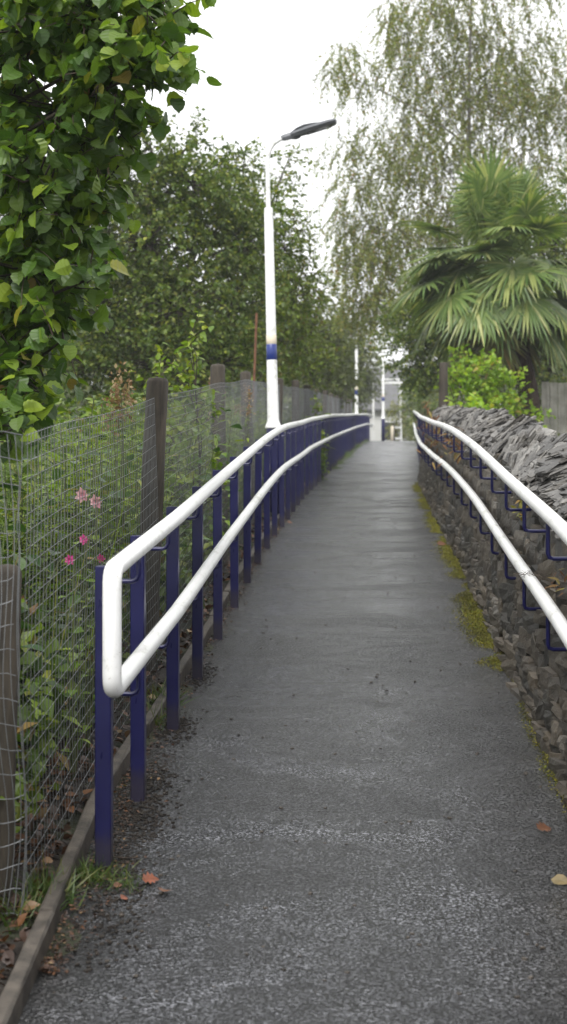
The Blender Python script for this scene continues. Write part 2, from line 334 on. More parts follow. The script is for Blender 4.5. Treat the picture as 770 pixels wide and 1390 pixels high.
# kerb of narrow concrete edging units with open joints
mb=MB(); y=2.3; L=.95
yy=[]; 
while y<66: yy.append(y); y+=L
joints=[3.75,4.70,6.12]+[6.12+.95*i for i in range(1,64)]
for a,b in zip(joints[:-1],joints[1:]):
    n=5; t=np.linspace(a+.004,b-.004,n); jx=R.normal()*.005; jz=R.normal()*.006
    xi=xkerb(t)+jx; z0=zg(t)-.12; z1=zg(t)+.065+jz
    prof=[(0,0,z0),(0,0,z1-.008),(-.006,0,z1),(-.038,0,z1),(-.044,0,z1-.006),(-.044,0,z0)]
    V=np.stack([np.stack([xi+p[0],t,p[2]+0*t],-1) for p in prof],1); V+=R.normal(size=V.shape)*.0012
    i=np.arange(n-1)[:,None]*6; j=np.arange(5)[None]
    mb.add(V,np.stack([i+j,i+6+j,i+6+j+1,i+j+1],-1).reshape(-1,4)); mb.add(V[0],[[0,1,2,3,4,5]]); mb.add(V[-1],[[5,4,3,2,1,0]])
tag(link('kerb',mesh('kerb',mb,M['concrete'])),kind='structure')
# soil strip on the verge
mb=MB(); ysv=np.arange(2.5,66,.12)
mb.add(*sheet([(lambda k:(lambda y:xkerb(y)-.056-k*(xkerb(y)-.056-xfence(y)+.35)))(k) for k in np.linspace(1,0,9)],ysv,lambda X,Y:zl(X,Y)+.006+.012*np.sin(X*41+Y*19)*np.sin(Y*33)+.012*np.sin(X*17-Y*7)))
tag(link('verge_soil',mesh('verge_soil',mb,M['soil'],True)),kind='structure')

# ------------------------------------------------------------------ left handrail
HR=thing('handrail',(xpost(5.27),5.27,float(zg(5.27))),'free standing navy post handrail with two white tubes along the left of the path','handrail')
hl=wloc(HR)
pm=MB(); bevbox(pm,(-.025,-.025,-.02),(.025,.025,.945),.003); post_me=mesh('post',pm,M['navypost'])
def lbracket(dz,side=1,ln=.108,drop=.085):
    b=MB(); x=side*.024; e=side*ln
    pts=[(x,0,dz-drop),(e-side*.02,0,dz-drop),(e-side*.006,0,dz-drop+.006),(e,0,dz-drop+.02),(e,0,dz-.018)]
    tube(b,pts,.0075,8,True); return b
br_me=[mesh('bracket',lbracket(.982),M['navy'],True),mesh('bracket',lbracket(.982-.35),M['navy'],True)]
posty=[5.27]+[6.05+1.136*i for i in range(0,53)]
for y in posty:
    p=link('post',post_me,HR,np.array([xpost(y),y,zg(y)])-hl); p.rotation_euler=(R.normal()*.004,R.normal()*.004,-.055+R.normal()*.02)
    for b in br_me: link('bracket',b,p)
def bend(pts,r=.05,n=5):
    pts=[np.asarray(p,float) for p in pts]; out=[pts[0]]
    for a,b,c in zip(pts[:-2],pts[1:-1],pts[2:]):
        if np.dot(unit(b-a),unit(c-b))>.97: out.append(b); continue
        p0=b+unit(a-b)*r; p2=b+unit(c-b)*r
        for t in np.linspace(0,1,n): out.append((1-t)**2*p0+2*t*(1-t)*b+t*t*p2)
    out.append(pts[-1]); return np.array(out)
def railpts(yv,h): return [np.array([xpost(y)+.108,y,zg(y)+h]) for y in yv]
yr=np.concatenate([np.arange(6.3,30,.5),np.arange(30,66.2,1.)])
end_u=np.array([-.492,4.86,-.262]); end_l=np.array([-.492,4.86,-.612])
loop=railpts(yr[::-1],.982)+[end_u,end_l]+railpts(yr,.982-.35)
mb=MB(); tube(mb,bend(loop,.055,6),.0275,14,True); part('rail_tube',mb,M['white'],HR,True)

# ------------------------------------------------------------------ right handrail
xr=smooth_fn([-40,0,5.88,8.05,11.6,17.1,21.75,28,35,43,48],[.3,.66,.985,1.105,1.30,1.545,1.765,2.19,2.72,3.32,3.7],.5)
hr_=smooth_fn([-40,5,8,12,17,22,28,35,48],[.97,.97,.97,.96,.985,1.0,1.02,1.04,1.07],1.)
RR=thing('handrail',(xr(28),28,float(zg(28))),'white twin tube handrail fixed along the stone wall on hooked navy brackets','handrail')
rl=wloc(RR)
yr2=np.concatenate([np.arange(2.6,30,.5),np.arange(30,48.1,1.)])
for h in (0,-.35):
    mb=MB(); tube(mb,[np.array([xr(y),y,zg(y)+hr_(y)+h]) for y in yr2],.0275,14,True); part('rail_tube',mb,M['white'],RR,True)
def wallx(y,h): return xwall(y)+.155*np.clip(h/.9,0,1.1)
def wbr(ln):
    b=MB(); d=.17; tube(b,[(0,0,-.02),(0,0,-d+.02),(.004,0,-d+.006),(.02,0,-d),(ln,0,-d)],.0085,8,True); return mesh('bracket',b,M['navy'],True)
wb=[wbr(.17),wbr(.12)]
ybr=np.arange(3.36,25.4,1.06)
for y in ybr:
    for k,h in enumerate((0,-.35)):
        o=link('bracket',wb[k],RR,np.array([xr(y),y,zg(y)+hr_(y)+h])-rl); o.rotation_euler=(0,0,R.normal()*.03)
pm2=MB(); bevbox(pm2,(-.025,-.025,-.02),(.025,.025,.96),.003); post2=mesh('post',pm2,M['navypost'])
for y in np.arange(26.6,48,1.2):
    p=link('post',post2,RR,np.array([xr(y)+.105,y,zg(y)])-rl)
    for dz in (hr_(y),hr_(y)-.35):
        link('bracket',mesh('bracket',lbracket(dz,-1,.105),M['navy'],True),p)

# ------------------------------------------------------------------ dry stone wall
W=thing('stone_wall',(xwall(14)+.2,14,float(zg(14))),'low dark dry stone wall capped with leaning slates along the right of the path','wall')
Y0,Y1=1.2,25.2
yw=np.arange(Y0,Y1+.01,.2); mb=MB(); H=.90
xs_=[lambda y,h:wallx(y,h)+.035, ]
V=np.stack([np.stack([wallx(yw,0)+.04,yw,zg(yw)-.2],-1),np.stack([wallx(yw,.9)+.04,yw,zg(yw)+.9],-1),np.stack([wallx(yw,.9)+.36,yw,zg(yw)+.9],-1),np.stack([wallx(yw,0)+.6,yw,zg(yw)-.2],-1)],1)
n=len(yw); i=np.arange(n-1)[:,None]*4; j=np.arange(4)[None]; k=(j+1)%4
mb.add(V,np.stack([i+j,i+4+j,i+4+k,i+k],-1).reshape(-1,4)); mb.add(V[0],[[3,2,1,0]]); mb.add(V[-1],[[0,1,2,3]])
part('wall_core',mb,M['core'],W)
g3=np.linspace(-1,1,4); pts=[]; idx={}
def vid(a,b,c):
    key=(a,b,c)
    if key not in idx: idx[key]=len(pts); pts.append([g3[a],g3[b],g3[c]])
    return idx[key]
CQ=[]
for u in range(3):
    for v in range(3):
        for fx,fl_ in ((0,0),(3,1)):
            for f in (lambda a,b,c:(c,a,b),lambda a,b,c:(b,c,a),lambda a,b,c:(a,b,c)):
                q=[vid(*f(u,v,fx)),vid(*f(u+1,v,fx)),vid(*f(u+1,v+1,fx)),vid(*f(u,v+1,fx))]; CQ.append(q if fl_ else q[::-1])
CV=np.array(pts); CV=CV/np.maximum(1,(np.abs(CV)**12).sum(1,keepdims=True)**(1/12)); CQ=np.array(CQ)
def stones(mb,cent,half,rot,rough=.07,roll=None):
    n=len(cent); V=CV[None]*(1+R.normal(size=(n,len(CV),3))*rough)*half[:,None]
    skew=R.normal(size=(n,1))*.12; V[:,:,1]+=skew*V[:,:,2]; V[:,:,2]+=R.normal(size=(n,1))*.09*V[:,:,1]
    if roll is not None:
        c,s=np.cos(roll)[:,None],np.sin(roll)[:,None]; V=np.stack([V[:,:,0]*c-V[:,:,2]*s,V[:,:,1],V[:,:,0]*s+V[:,:,2]*c],-1)
    c,s=np.cos(rot),np.sin(rot); x=V[:,:,0]*c[:,None]-V[:,:,1]*s[:,None]; y_=V[:,:,0]*s[:,None]+V[:,:,1]*c[:,None]
    V=np.stack([x,y_,V[:,:,2]],-1)+cent[:,None]
    mb.add(V,(CQ[None]+(np.arange(n)*len(CV))[:,None,None]).reshape(-1,4))
mb=MB(); h=-.06; cs=[];hs=[]
while h<.9:
    ch=R.uniform(.05,.125); y=Y0
    while y<Y1:
        l=R.uniform(.09,.26) if R.random()<.75 else R.uniform(.26,.45); hh=ch*R.uniform(.85,1.15)
        ym=y+l/2; hm=h+ch/2+R.normal()*.008+.012*math.sin(ym*3+h*9)
        cs.append([wallx(ym,hm)+.062-R.uniform(0,.010)+(-.012 if R.random()<.05 else 0),ym,zg(ym)+hm]); hs.append([.075+R.uniform(0,.02),l/2*1.02,hh/2*1.04]); y+=l
    h+=ch*.92
stones(mb,np.array(cs),np.array(hs),R.normal(size=len(cs))*.025+.05,.04)
# wall end, facing away, and top packing
cs=[];hs=[]
for h in np.arange(0,.9,.09):
    for k in range(3): cs.append([wallx(Y1,h)+.1+.14*k,Y1+.02,zg(Y1)+h]); hs.append([.08,.06,.045])
stones(mb,np.array(cs),np.array(hs),R.normal(size=len(cs))*.1)
part('stonework',mb,M['stone'],W)
mb=MB(); cs=[];hs=[];ro=[];rz=[]
y=Y0
while y<Y1+.05:
    # thin flat slates dipping towards the path, heaped to a rounded top
    hump=.20+.05*math.sin(y*2.3)+.03*math.sin(y*5.9+1); dip=.5+.22*math.sin(y*1.3+.5)
    k=0
    while k<30:
        u=R.uniform(-1,1); v=(R.random()**.6)*math.sqrt(max(0,1-u*u))*.92; th=R.uniform(.007,.016)
        X=u*.16; Z=v*hump
        cs.append([wallx(y,.9)+.17+X,y+R.normal()*.05,zg(y)+.87+Z]); hs.append([R.uniform(.05,.105),R.uniform(.05,.11),th]); ro.append(dip*(.9-.9*u)+R.normal()*.10); rz.append(R.normal()*.14); k+=1
    y+=.062
stones(mb,np.array(cs),np.array(hs),np.array(rz),.07,np.array(ro))
part('coping',mb,M['coping'],W)

# ------------------------------------------------------------------ wire mesh fence
FN=thing('wire_fence',(xfence(4.6),4.6,float(zg(4.6))),'sagging welded wire mesh fence on round wooden posts along the left verge','fence')
fo=wloc(FN)
def roundpost(name,h,r,sides=12):
    mb=MB(); m=9; zz=np.linspace(-.1,h,m); th=np.arange(sides)*2*math.pi/sides
    V=[]
    for i,z in enumerate(zz):
        rr=r*(1+.05*np.sin(3*th+i)+R.normal(size=sides)*.02)*(1.06-.08*i/m); V.append(np.stack([rr*np.cos(th),rr*np.sin(th),np.full(sides,z)],-1))
    V.append(V[-1]*np.array([.82,.82,1])+np.array([0,0,.018])); V.append(V[-1]*np.array([.3,.3,1])+np.array([0,0,.005])); m+=2
    i=np.arange(m-1)[:,None]*sides; j=np.arange(sides)[None]; k=(j+1)%sides
    V=np.array(V); mb.add(V,np.stack([i+j,i+k,i+sides+k,i+sides+j],-1).reshape(-1,4)); mb.add(V[-1],[list(range(sides))])
    return mesh(name,mb,M['post'],True)
short_post=roundpost('post',.95,.042); pv=[roundpost('post',1.43,.054),roundpost('post',1.42,.054),roundpost('post',1.45,.056)]
fy=[4.85,8.25,12.5,16.5,20.5,24.5,28.5,32.5,36.5,40.5,44.5,48.5,52.5,56.5,60.5]
for i,y in enumerate(fy):
    o=link('post',pv[i%3] if i else short_post,FN,np.array([xfence(y)-.065-(.012 if i==0 else 0),y,zl(xfence(y)-.06,y)])-fo); o.rotation_euler=(R.normal()*.01,(-.04,-.055,-.01)[i%3]+R.normal()*.01,R.random()*6)
def fz(y): return 1.36+.015*math.sin(y*1.3)
def fencept(y,h):
    sag=.008*math.sin(y*1.6+h*2)+.003*math.sin(y*4.1-h*4)+.012*math.sin(h*4+y*.6)
    return np.array([xfence(y)+sag*(.7 if h>.1 else .3),y,zl(xfence(y),y)+h+.006*math.sin(y*2.1+h*2)])
for a,b in zip(fy[:-1],fy[1:]):
    mb=MB(); st=.06 if a<30 else .1; hs_=np.arange(.03,1.37,.05 if a<30 else .1); hs_=np.append(hs_,1.355)
    yv=np.arange(a,b+.001,.16 if a<24 else .4)
    rw=.0011
    for h in hs_: tube(mb,[fencept(y,h) for y in yv],rw*(1.25 if h>1.35 else 1),4)
    hv=np.linspace(0.0,1.36,9)
    for y in np.arange(a+.02,b,st):
        yo=R.normal()*.003; tube(mb,[fencept(y+yo+.006*math.sin(h*4+y*3),h)+np.array([.002,0,0]) for h in hv],rw,4)
    part('wire_mesh',mb,M['wire'],FN)
# the loose end of the mesh, folded back round the first post
mb=MB()
def flap(s,h): 
    b=.010*math.sin(h*7+1)+.016*math.sin(h*2.6)
    return np.array([-.742-s*.93+b*(s>.0)+.012*math.sin(h*5),4.74-s*.25+.02*math.sin(h*6+s*10),zl(-.75,4.7)+h])
for s in (0,.004,.022,.043,.062,.09,.13,.18,.23): tube(mb,[flap(s+.006*math.sin(h*9+s*40),h) for h in np.linspace(0,1.37,22)],.0013,4)
for h in np.arange(.02,1.38,.0675): tube(mb,[flap(s,h+.01*math.sin(s*30+h*9)) for s in np.linspace(0,.25,8)],.0013,4)
part('wire_mesh',mb,M['wire'],FN)

# ------------------------------------------------------------------ lamps
def led_head(c,ang):
    """flat LED lantern: tapered body with raised driver hump, lens below, spigot clamp"""
    def loft(secs):
        m=MB(); V=[]
        for x,w,z0,z1 in secs: V+=[[x,-w*.8,z0],[x,w*.8,z0],[x,w,(z0+z1)/2],[x,w*.75,z1],[x,-w*.75,z1],[x,-w,(z0+z1)/2]]
        Q=[[i*6+j,i*6+(j+1)%6,(i+1)*6+(j+1)%6,(i+1)*6+j] for i in range(len(secs)-1) for j in range(6)]
        V=np.array(V); ca,sa=math.cos(ang),math.sin(ang); V=np.stack([V[:,0]*ca-V[:,2]*sa,V[:,1],V[:,0]*sa+V[:,2]*ca],-1)+c
        m.add(V,Q); m.add(V[:6],[list(range(6))]); m.add(V[-6:],[list(range(6))[::-1]]); return m
    body=loft([(.0,.03,-.025,.02),(.03,.06,-.03,.03),(.16,.10,-.028,.035),(.42,.11,-.02,.032),(.48,.10,-.016,.026),(.5,.06,-.010,.018)])
    hump=loft([(.035,.05,.028,.034),(.08,.07,.03,.05),(.16,.08,.032,.062),(.26,.075,.033,.052),(.34,.06,.03,.036)])
    clamp=loft([(-.10,.022,-.025,.018),(-.06,.03,-.036,.024),(.0,.034,-.036,.026),(.05,.03,-.055,-.028),(.10,.02,-.05,-.028)])
    lens=loft([(.18,.085,-.034,-.029),(.44,.09,-.028,-.022)])
    return body,hump,clamp,lens
def lamp(x,y,label,lean=0.):
    z=float(zl(np.array(x),np.array(y)))
    o=thing('street_lamp',(x,y,z),label,'street lamp','white lamp posts beside the path'); c=np.array([x,y,z])
    mb=MB(); lathe(mb,[(.0,-.05),(.075,-.05),(.075,.93),(.07,.94),(0,.94)],c,16); part('base_section',mb,M['navy'],o,True)
    mb=MB(); lathe(mb,[(.085,.925),(.088,.935),(.08,.955),(.064,.99),(.060,1.02),(.059,1.12),(.052,1.8),(.046,3.18),(.040,3.20),(.026,3.205)],c,18)
    V=mb.v[0]; part('column',mb,M['white'],o,True)
    mb=MB(); lathe(mb,[(.0535,1.63),(.0555,1.632),(.0548,1.79),(.0525,1.792)],c,18); part('blue_band',mb,M['blue'],o,True)
    mb=MB(); lathe(mb,[(.0525,1.795),(.0540,1.797),(.0535,1.885),(.051,1.887)],c,18); part('cream_band',mb,M['cream'],o,True)
    a=[(0,0,3.15),(0,0,3.6),(.005,0,3.72),(.03,0,3.81),(.075,0,3.87),(.13,0,3.905),(.21,0,3.935)]
    mb=MB(); tube(mb,np.array(a)+c,.023,12); part('bracket_arm',mb,M['white'],o,True)
    h=link('lantern',None,o); h.location=(.23,0,3.94); 
    b,hu,cl,le=led_head(c+np.array([.24,0,3.945]),.26)
    h.location=(0,0,0)
    bpy.data.objects.remove(h)
    ho=part('lantern',b,M['lampgrey'],o); 
    for nm,mm in (('driver_cover',hu),('clamp',cl)): part(nm,mm,M['lampgrey'],ho)
    part('lens',le,M['glass'],ho)
    o.rotation_euler=(0,lean,0); return o
lamp(-.085,17.5,'nearest white lamp post with blue band rising in front of the left fence',-.022)
lamp(2.50,58,'white lamp post beyond the nearest one half hidden by birch leaves')
lamp(3.98,67.6,'farthest white lamp post on blue base where the left handrail ends')

# ------------------------------------------------------------------ trees
def bez(a,b,c,n=7):
    t=np.linspace(0,1,n)[:,None]; return (1-t)**2*a+2*t*(1-t)*b+t*t*c
def tree(name,label,cat,base,top,tr,clumps,mats,leaf=.06,tpl=DIAM,twl=.4,lpt=14,dens=1.,droop=.25,group=None,hang=0.,bark='bark',twr=.004,shell=.7,leafdroop=.3,stems=1):
    base=np.array(base,float); top=np.array(top,float)
    o=thing(name,base,label,cat,group)
    tb=MB(); lf=MB(); tw=MB()
    ax=[]
    for s in range(stems):
        tp=top+(R.normal(size=3)*np.array([.35,.35,.3]) if stems>1 else 0)
        mid=(base+tp)/2+R.normal(size=3)*np.array([.12,.12,0]); tp_=bez(base-np.array([0,0,.15])+(R.normal(size=3)*np.array([.12,.12,0]) if stems>1 else 0),mid,tp,12)
        tp_[2:-1]+=R.normal(size=(9,3))*tr*.25; rr=np.linspace(tr,tr*.22,12); rr[0]*=1.35; tube(tb,tp_,rr,10); ax.append(tp_)
    for (c,r,n) in clumps:
        c=np.array(c,float); r=np.array(r,float); n=int(n*dens)
        A=ax[R.integers(len(ax))]
        cand=[p for p in A if p[2]<c[2]-.15*abs(c[2]-base[2])] or [A[1]]
        st=min(cand,key=lambda p:np.linalg.norm((p-c)*np.array([1,1,.6])))
        mid=(st+c)/2+np.array([0,0,.12*np.linalg.norm(c-st)])+R.normal(size=3)*.08
        rb=tr*(.32 if hang==0 else .17); tube(tb,bez(st,mid,c,8),np.linspace(rb,rb*.3,8),6)
        u=ball(n,shell); p=c+u*r
        d=unit(u*np.array([1,1,.7])+R.normal(size=(n,3))*.45+np.array([0,0,.15-droop]))
        L=twl*R.uniform(.6,1.35,n)
        # sub-limbs out to some twigs
        k=R.random(n)<.22; tubes(tb,c+(u[k]*r*.15),p[k],rb*.28,.004,4,sag=R.normal(size=(k.sum(),3))*.04)
        if hang>0: d=unit(d*np.array([1,1,.5])*(1-hang)+np.array([0,0,-1.])*hang+R.normal(size=(n,3))*.12)
        e=p+d*L[:,None]; sg=np.zeros((n,3)); sg[:,2]=L*.08
        if hang>0: sg[:,:2]=u[:,:2]*L[:,None]*.12
        tubes(tw,p,e,twr,twr*.4,3,sag=sg)
        t=np.tile(np.linspace(.08,1.,lpt),(n,1))+R.uniform(-.03,.03,(n,lpt)); t=np.clip(t,0,1)
        pos=(p[:,None]*((1-t)**2)[...,None]+2*(t*(1-t))[...,None]*((p+e)/2+2*sg)[:,None]+(t**2)[...,None]*e[:,None]).reshape(-1,3)
        dd=np.repeat(d,lpt,0); m=len(pos)
        side=unit(np.cross(dd,np.array([0,0,1.])+R.normal(size=(m,3))*.5))*np.where(np.arange(m)%2,1,-1)[:,None]
        ld=unit(dd*.5+side*.8+R.normal(size=(m,3))*.4+np.array([0,0,-leafdroop]))
        up=unit(np.array([0,0,1.])+R.normal(size=(m,3))*.55)
        leaves(lf,tpl,pos+R.normal(size=(m,3))*leaf*.2,ld,up,leaf*R.uniform(.6,1.25,m))
    t_=part('trunk',tb,M[bark],o,True); cr=part('crown',lf,M[mats],o)
    link('twigs',mesh('twigs',tw,M['twig'],False,wloc(o)),cr)
    return o
def CL(px,py,Y,rx,rz,n,ry=None):
    s=Y/F; return (P(px,py,Y),(rx*s,(ry if ry else max(rx,rz)*s),rz*s),n)

# near hazel on the left
hc=[(40,40,6.6,95,70,70),(130,25,6.5,75,55,55),(200,18,6.4,38,32,16),(222,92,6.3,22,15,8),(185,60,6.4,34,24,16),(160,100,6.4,55,50,40),(80,150,6.6,95,75,80),(150,200,6.6,42,38,18),(50,260,6.5,95,70,75),(95,290,6.6,36,45,28),(130,375,6.5,20,12,7),(40,365,6.6,75,65,64),(58,415,6.7,36,38,22),(84,462,6.5,14,10,4),(5,480,6.6,52,62,50),(45,520,6.6,24,28,14),(70,550,6.6,14,12,6),(5,575,6.3,34,26,18),
    (-110,100,6.8,110,110,60),(-110,330,6.8,100,110,50),(-40,520,6.8,60,60,30),(40,160,7.2,110,110,70),(30,400,7.2,90,90,60),(60,0,7.2,120,70,50),(90,-120,6.8,140,90,50),(-80,-120,7,150,90,40)]
tree('hazel_tree','broad leaved hazel with large toothed leaves leaning over the left fence','tree',(-1.75,7.1,zg(7.1)),P(-40,-150,7.1),.05,[CL(a,b,c,d,e,n,.30) for a,b,c,d,e,n in hc],'hazel',leaf=.070,tpl=HAZEL,twl=.14,lpt=6,dens=.95,droop=.15,twr=.0036,shell=1.,leafdroop=.5,stems=4)

# trees beyond the fence on the left
t1=[(150,260,24,60,50,60),(215,245,24.5,50,42,55),(260,250,24,40,38,45),(300,275,25,45,45,50),(120,330,24,70,60,70),(200,330,23.6,65,55,70),(270,340,24.4,60,55,65),(330,330,25,45,50,50),(150,420,23.6,75,60,80),(240,420,23.4,70,55,80),(310,420,24.4,60,55,70),(130,500,23.4,75,50,70),(220,500,23.2,70,45,70),(300,495,24,60,45,60),(40,300,24.5,80,90,70),(40,440,24.5,80,80,70),(-60,350,25,100,120,80),(265,190,24.5,14,9,5),(205,200,24,26,18,12),(330,230,25,18,18,8),(300,222,25,18,14,7)]
tree('dense_tree','dark dense broadleaf tree filling the gap behind the left fence','tree',(-1.9,24.6,zg(24.6)),P(205,250,24.6),.13,[CL(*c) for c in t1],'darktree',leaf=.075,twl=.38,lpt=18,dens=2.7)
t2=[(355,290,27.5,32,40,34),(385,330,28,35,45,36),(350,380,27.4,40,45,46),(400,400,28,32,40,36),(370,460,27.5,45,42,52),(405,480,28,30,35,34),(340,240,27.5,25,22,14),(385,250,28,18,24,9),(418,370,28,15,35,12),(410,310,28,16,26,9),(340,490,27.4,40,35,40),(392,215,28,16,10,4),(330,310,27.5,40,40,40)]
tree('light_tree','pale green tree with loose hanging sprays behind the nearest lamp post','tree',(-.25,27.8,zg(27.8)),P(365,260,27.8),.08,[CL(*c) for c in t2],'lighttree',leaf=.068,twl=.42,lpt=16,dens=2.7,droop=.5)
t3=[(395,470,46,35,40,40),(430,450,46,30,45,40),(420,510,46,40,30,50),(455,480,46,22,40,30),(455,520,46,25,25,30),(400,420,46,25,25,20),(440,400,46,16,20,10)]
tree('hazy_tree','misty mid green tree behind the far fence posts left of the second lamp','tree',(.75,46,zg(46)),P(420,430,46),.1,[CL(*c) for c in t3],'fartree',leaf=.10,twl=.5,lpt=16,dens=3.)
t4=[(465,470,72,26,30,50),(490,490,72,20,30,40),(470,520,72,28,28,50),(440,450,72,24,24,36),(497,460,72,14,18,16),(440,510,72,30,30,40),(495,525,72,12,14,20)]
tree('hazy_tree','faint grey green tree farthest back above the left handrail crest','tree',(2.6,72,zg(72)),P(470,450,72),.14,[CL(*c) for c in t4],'fartree',leaf=.14,twl=.7,lpt=16,dens=3.)
# birch on the right
b1=[(600,25,42,80,55,85),(680,75,42.5,72,65,85),(560,90,41.5,42,55,42),(640,140,42,85,65,100),(725,140,42.5,50,60,50),(545,190,41.5,60,48,50),(470,70,41,26,22,11),(452,95,41,10,26,5),(485,110,41.2,26,45,16),(600,235,41.6,85,60,90),(495,265,41,42,42,36),(700,230,42,75,55,80),(470,200,41,24,40,14),(545,320,41.2,70,45,80),(488,350,40.8,42,40,46),(775,150,42.5,35,60,36),(630,-60,42,85,50,70),(760,40,43,25,35,14),(640,300,41.6,70,50,70),(465,300,41,18,28,10),(560,385,41,50,35,56),(500,410,40.8,38,28,44),(530,30,42,20,40,14),(720,-20,42.5,45,40,20),(830,150,43,70,120,80),(740,310,42,60,50,60)]
tree('birch_tree','tall weeping birch with thin drooping strands standing behind the palm','tree',(4.3,42,zg(42)),P(640,-40,42),.10,[CL(*c) for c in b1],'birch',leaf=.066,twl=.75,lpt=28,dens=3.8,hang=.6,bark='birchbark',twr=.003,shell=1.1,leafdroop=.3)
# dark evergreens under the birch
t5=[(575,430,33,36,36,60),(605,470,33,40,36,70),(560,480,33,26,30,40),(585,510,33,34,24,50),(625,430,33,40,40,60),(545,440,34,26,26,30),(600,400,33,36,30,46)]
tree('evergreen_tree','dark low evergreen below the birch left of the palm','tree',(3.1,33,zg(33)),P(595,410,33),.1,[CL(*c) for c in t5],'darktree',leaf=.075,twl=.35,lpt=16,dens=2.8)
t6=[(690,330,33,60,50,80),(750,330,33,50,60,80),(700,430,33,70,50,90),(770,430,33,50,60,80),(660,480,33,50,40,60),(740,490,33,60,40,70),(800,280,33,50,80,70),(820,420,33,60,80,80)]
tree('evergreen_tree','dark evergreen tree directly behind the palm crown','tree',(5.2,33.5,zg(33)),P(735,300,33.5),.12,[CL(*c) for c in t6],'darktree',leaf=.08,twl=.4,lpt=16,dens=2.4)
# shrubs on the right
s1=[(628,520,26.5,18,20,22),(655,515,26.5,26,24,36),(690,535,26.5,20,22,26),(645,545,26.5,30,20,36),(675,560,26.5,30,16,36),(625,495,26.5,9,10,7),(722,567,26.5,6,4,3),(660,500,26.5,14,12,10),(640,575,23.4,30,20,30),(700,580,26.5,30,20,26)]
tree('laurel_bush','bright yellow green bush with glossy leaves rising behind the wall','bush',(3.2,26.5,zg(26.5)),P(655,520,26.5),.025,[CL(*c) for c in s1],'shrub',leaf=.085,tpl=OVATE,twl=.22,lpt=9,dens=1.25,droop=-.5,leafdroop=-.1,stems=3)
s2=[(543,560,78,12,10,40),(540,575,78,14,10,46),(548,588,78,13,8,40),(535,588,78,10,7,30),(538,552,78,6,5,14)]
tree('golden_bush','golden green rounded bush by the far end of the path','bush',(5.4,78,zg(78)),P(543,560,78),.03,[CL(*c) for c in s2],'golden',leaf=.09,twl=.3,lpt=10,dens=1.2,stems=3)
s3=[(560,545,60,14,14,36),(575,555,60,14,14,36),(570,575,60,16,12,36),(590,560,60,16,18,36),(555,530,62,12,12,24)]
tree('dark_bush','dark green bush beyond the far end of the right handrail','bush',(5.0,60,zg(60)),P(570,545,60),.03,[CL(*c) for c in s3],'darktree',leaf=.08,twl=.3,lpt=12,dens=1.6,stems=3)

# ------------------------------------------------------------------ palm
def palm():
    Yp=28.5; base=np.array([4.24,Yp,zg(Yp)]); gp=P(676,372,Yp)
    o=thing('palm_tree',base,'fan palm with shaggy brown trunk and drooping old fronds behind the wall','palm tree')
    tb=MB(); pts=bez(base-np.array([0,0,.1]),np.array([4.26,Yp,gp[2]*.45]),gp,14); rr=np.linspace(.17,.14,14); rr[-1]=.05
    tube(tb,pts,rr*(1+R.normal(size=14)*.05),12)
    n=700; k=R.integers(0,12,n); f=R.random(n); p=pts[k]*(1-f[:,None])+pts[k+1]*f[:,None]; a=R.random(n)*6.283
    d=np.stack([np.cos(a),np.sin(a),0*a],-1); p=p+d*.15; e=p+d*R.uniform(.02,.07,(n,1))+np.array([0,0,-1])*R.uniform(.05,.2,(n,1)); tubes(tb,p,e,.012,.003,3)
    part('trunk',tb,M['palmtrunk'],o)
    NF=84
    for i in range(NF):
        q=(i+.5)/NF; el=min(1.25,math.radians(84-120*q**.72+R.normal()*15)); az=i*2.39996+R.normal()*.35
        old=q>.9
        d=np.array([math.cos(az)*math.cos(el),math.sin(az)*math.cos(el),math.sin(el)])
        Lp=R.uniform(.8,1.45)*(1-.3*(q>.8)); s=gp+np.array([0,0,.12-.5*q])
        tip=s+d*Lp+np.array([0,0,-.04-.10*math.cos(el)])*Lp; mid=s+d*Lp*.55
        m=MB(); pp=bez(s,mid,tip,6); tube(m,pp,np.linspace(.016,.009,6),4)
        ax=unit(pp[-1]-pp[-2]); sd=unit(np.cross(ax,np.array([0,0,1.])+d*.01)); ax=unit(ax+np.array([0,0,-1.])*R.uniform(.35,1.25)*min(1.2,max(0,math.radians(62)-el))); sd=unit(sd+R.normal(size=3)*.12); sd=unit(sd-ax*np.dot(sd,ax)); nr=np.cross(sd,ax)
        ns=38; fl=MB()
        for j in range(ns):
            th=math.radians(-150+300*(j+.5)/ns)+R.normal()*.02; sl=R.uniform(.66,.84)*(.85 if old else 1)*(1-.22*abs(th)/2.6)
            dr=ax*math.cos(th)+sd*math.sin(th)+nr*.10*math.cos(th)
            dr=unit(dr); T=np.linspace(0,1,6); w=np.array([.006,.019,.025,.022,.014,.003])*1.2
            hangk=(.04+.14*q+(R.random()*.30 if q>.3 else R.random()*.06))*(1.5 if old else 1)
            c=tip+dr[None]*(T*sl)[:,None]+np.array([0,0,-1.])[None]*(hangk*sl*np.clip(T-.4,0,1)**1.5*1.6)[:,None]
            c-=dr[None]*(hangk*.35*sl*np.clip(T-.5,0,1)**1.6)[:,None]
            wd=unit(np.cross(dr,nr)); V=np.stack([c-wd*w[:,None],c-nr*.006,c+wd*w[:,None]],1).reshape(-1,3); Q=[]
            for k in range(5): b=3*k; Q+=[[b,b+1,b+4,b+3],[b+1,b+2,b+5,b+4]]
            fl.add(V,Q)
        fr=part('frond',fl,M['palmold' if old or (q>.5 and R.random()<.1) else 'palm'],o)
        link('petiole',mesh('petiole',m,M['petiole'],True,wloc(o)),fr)
palm()

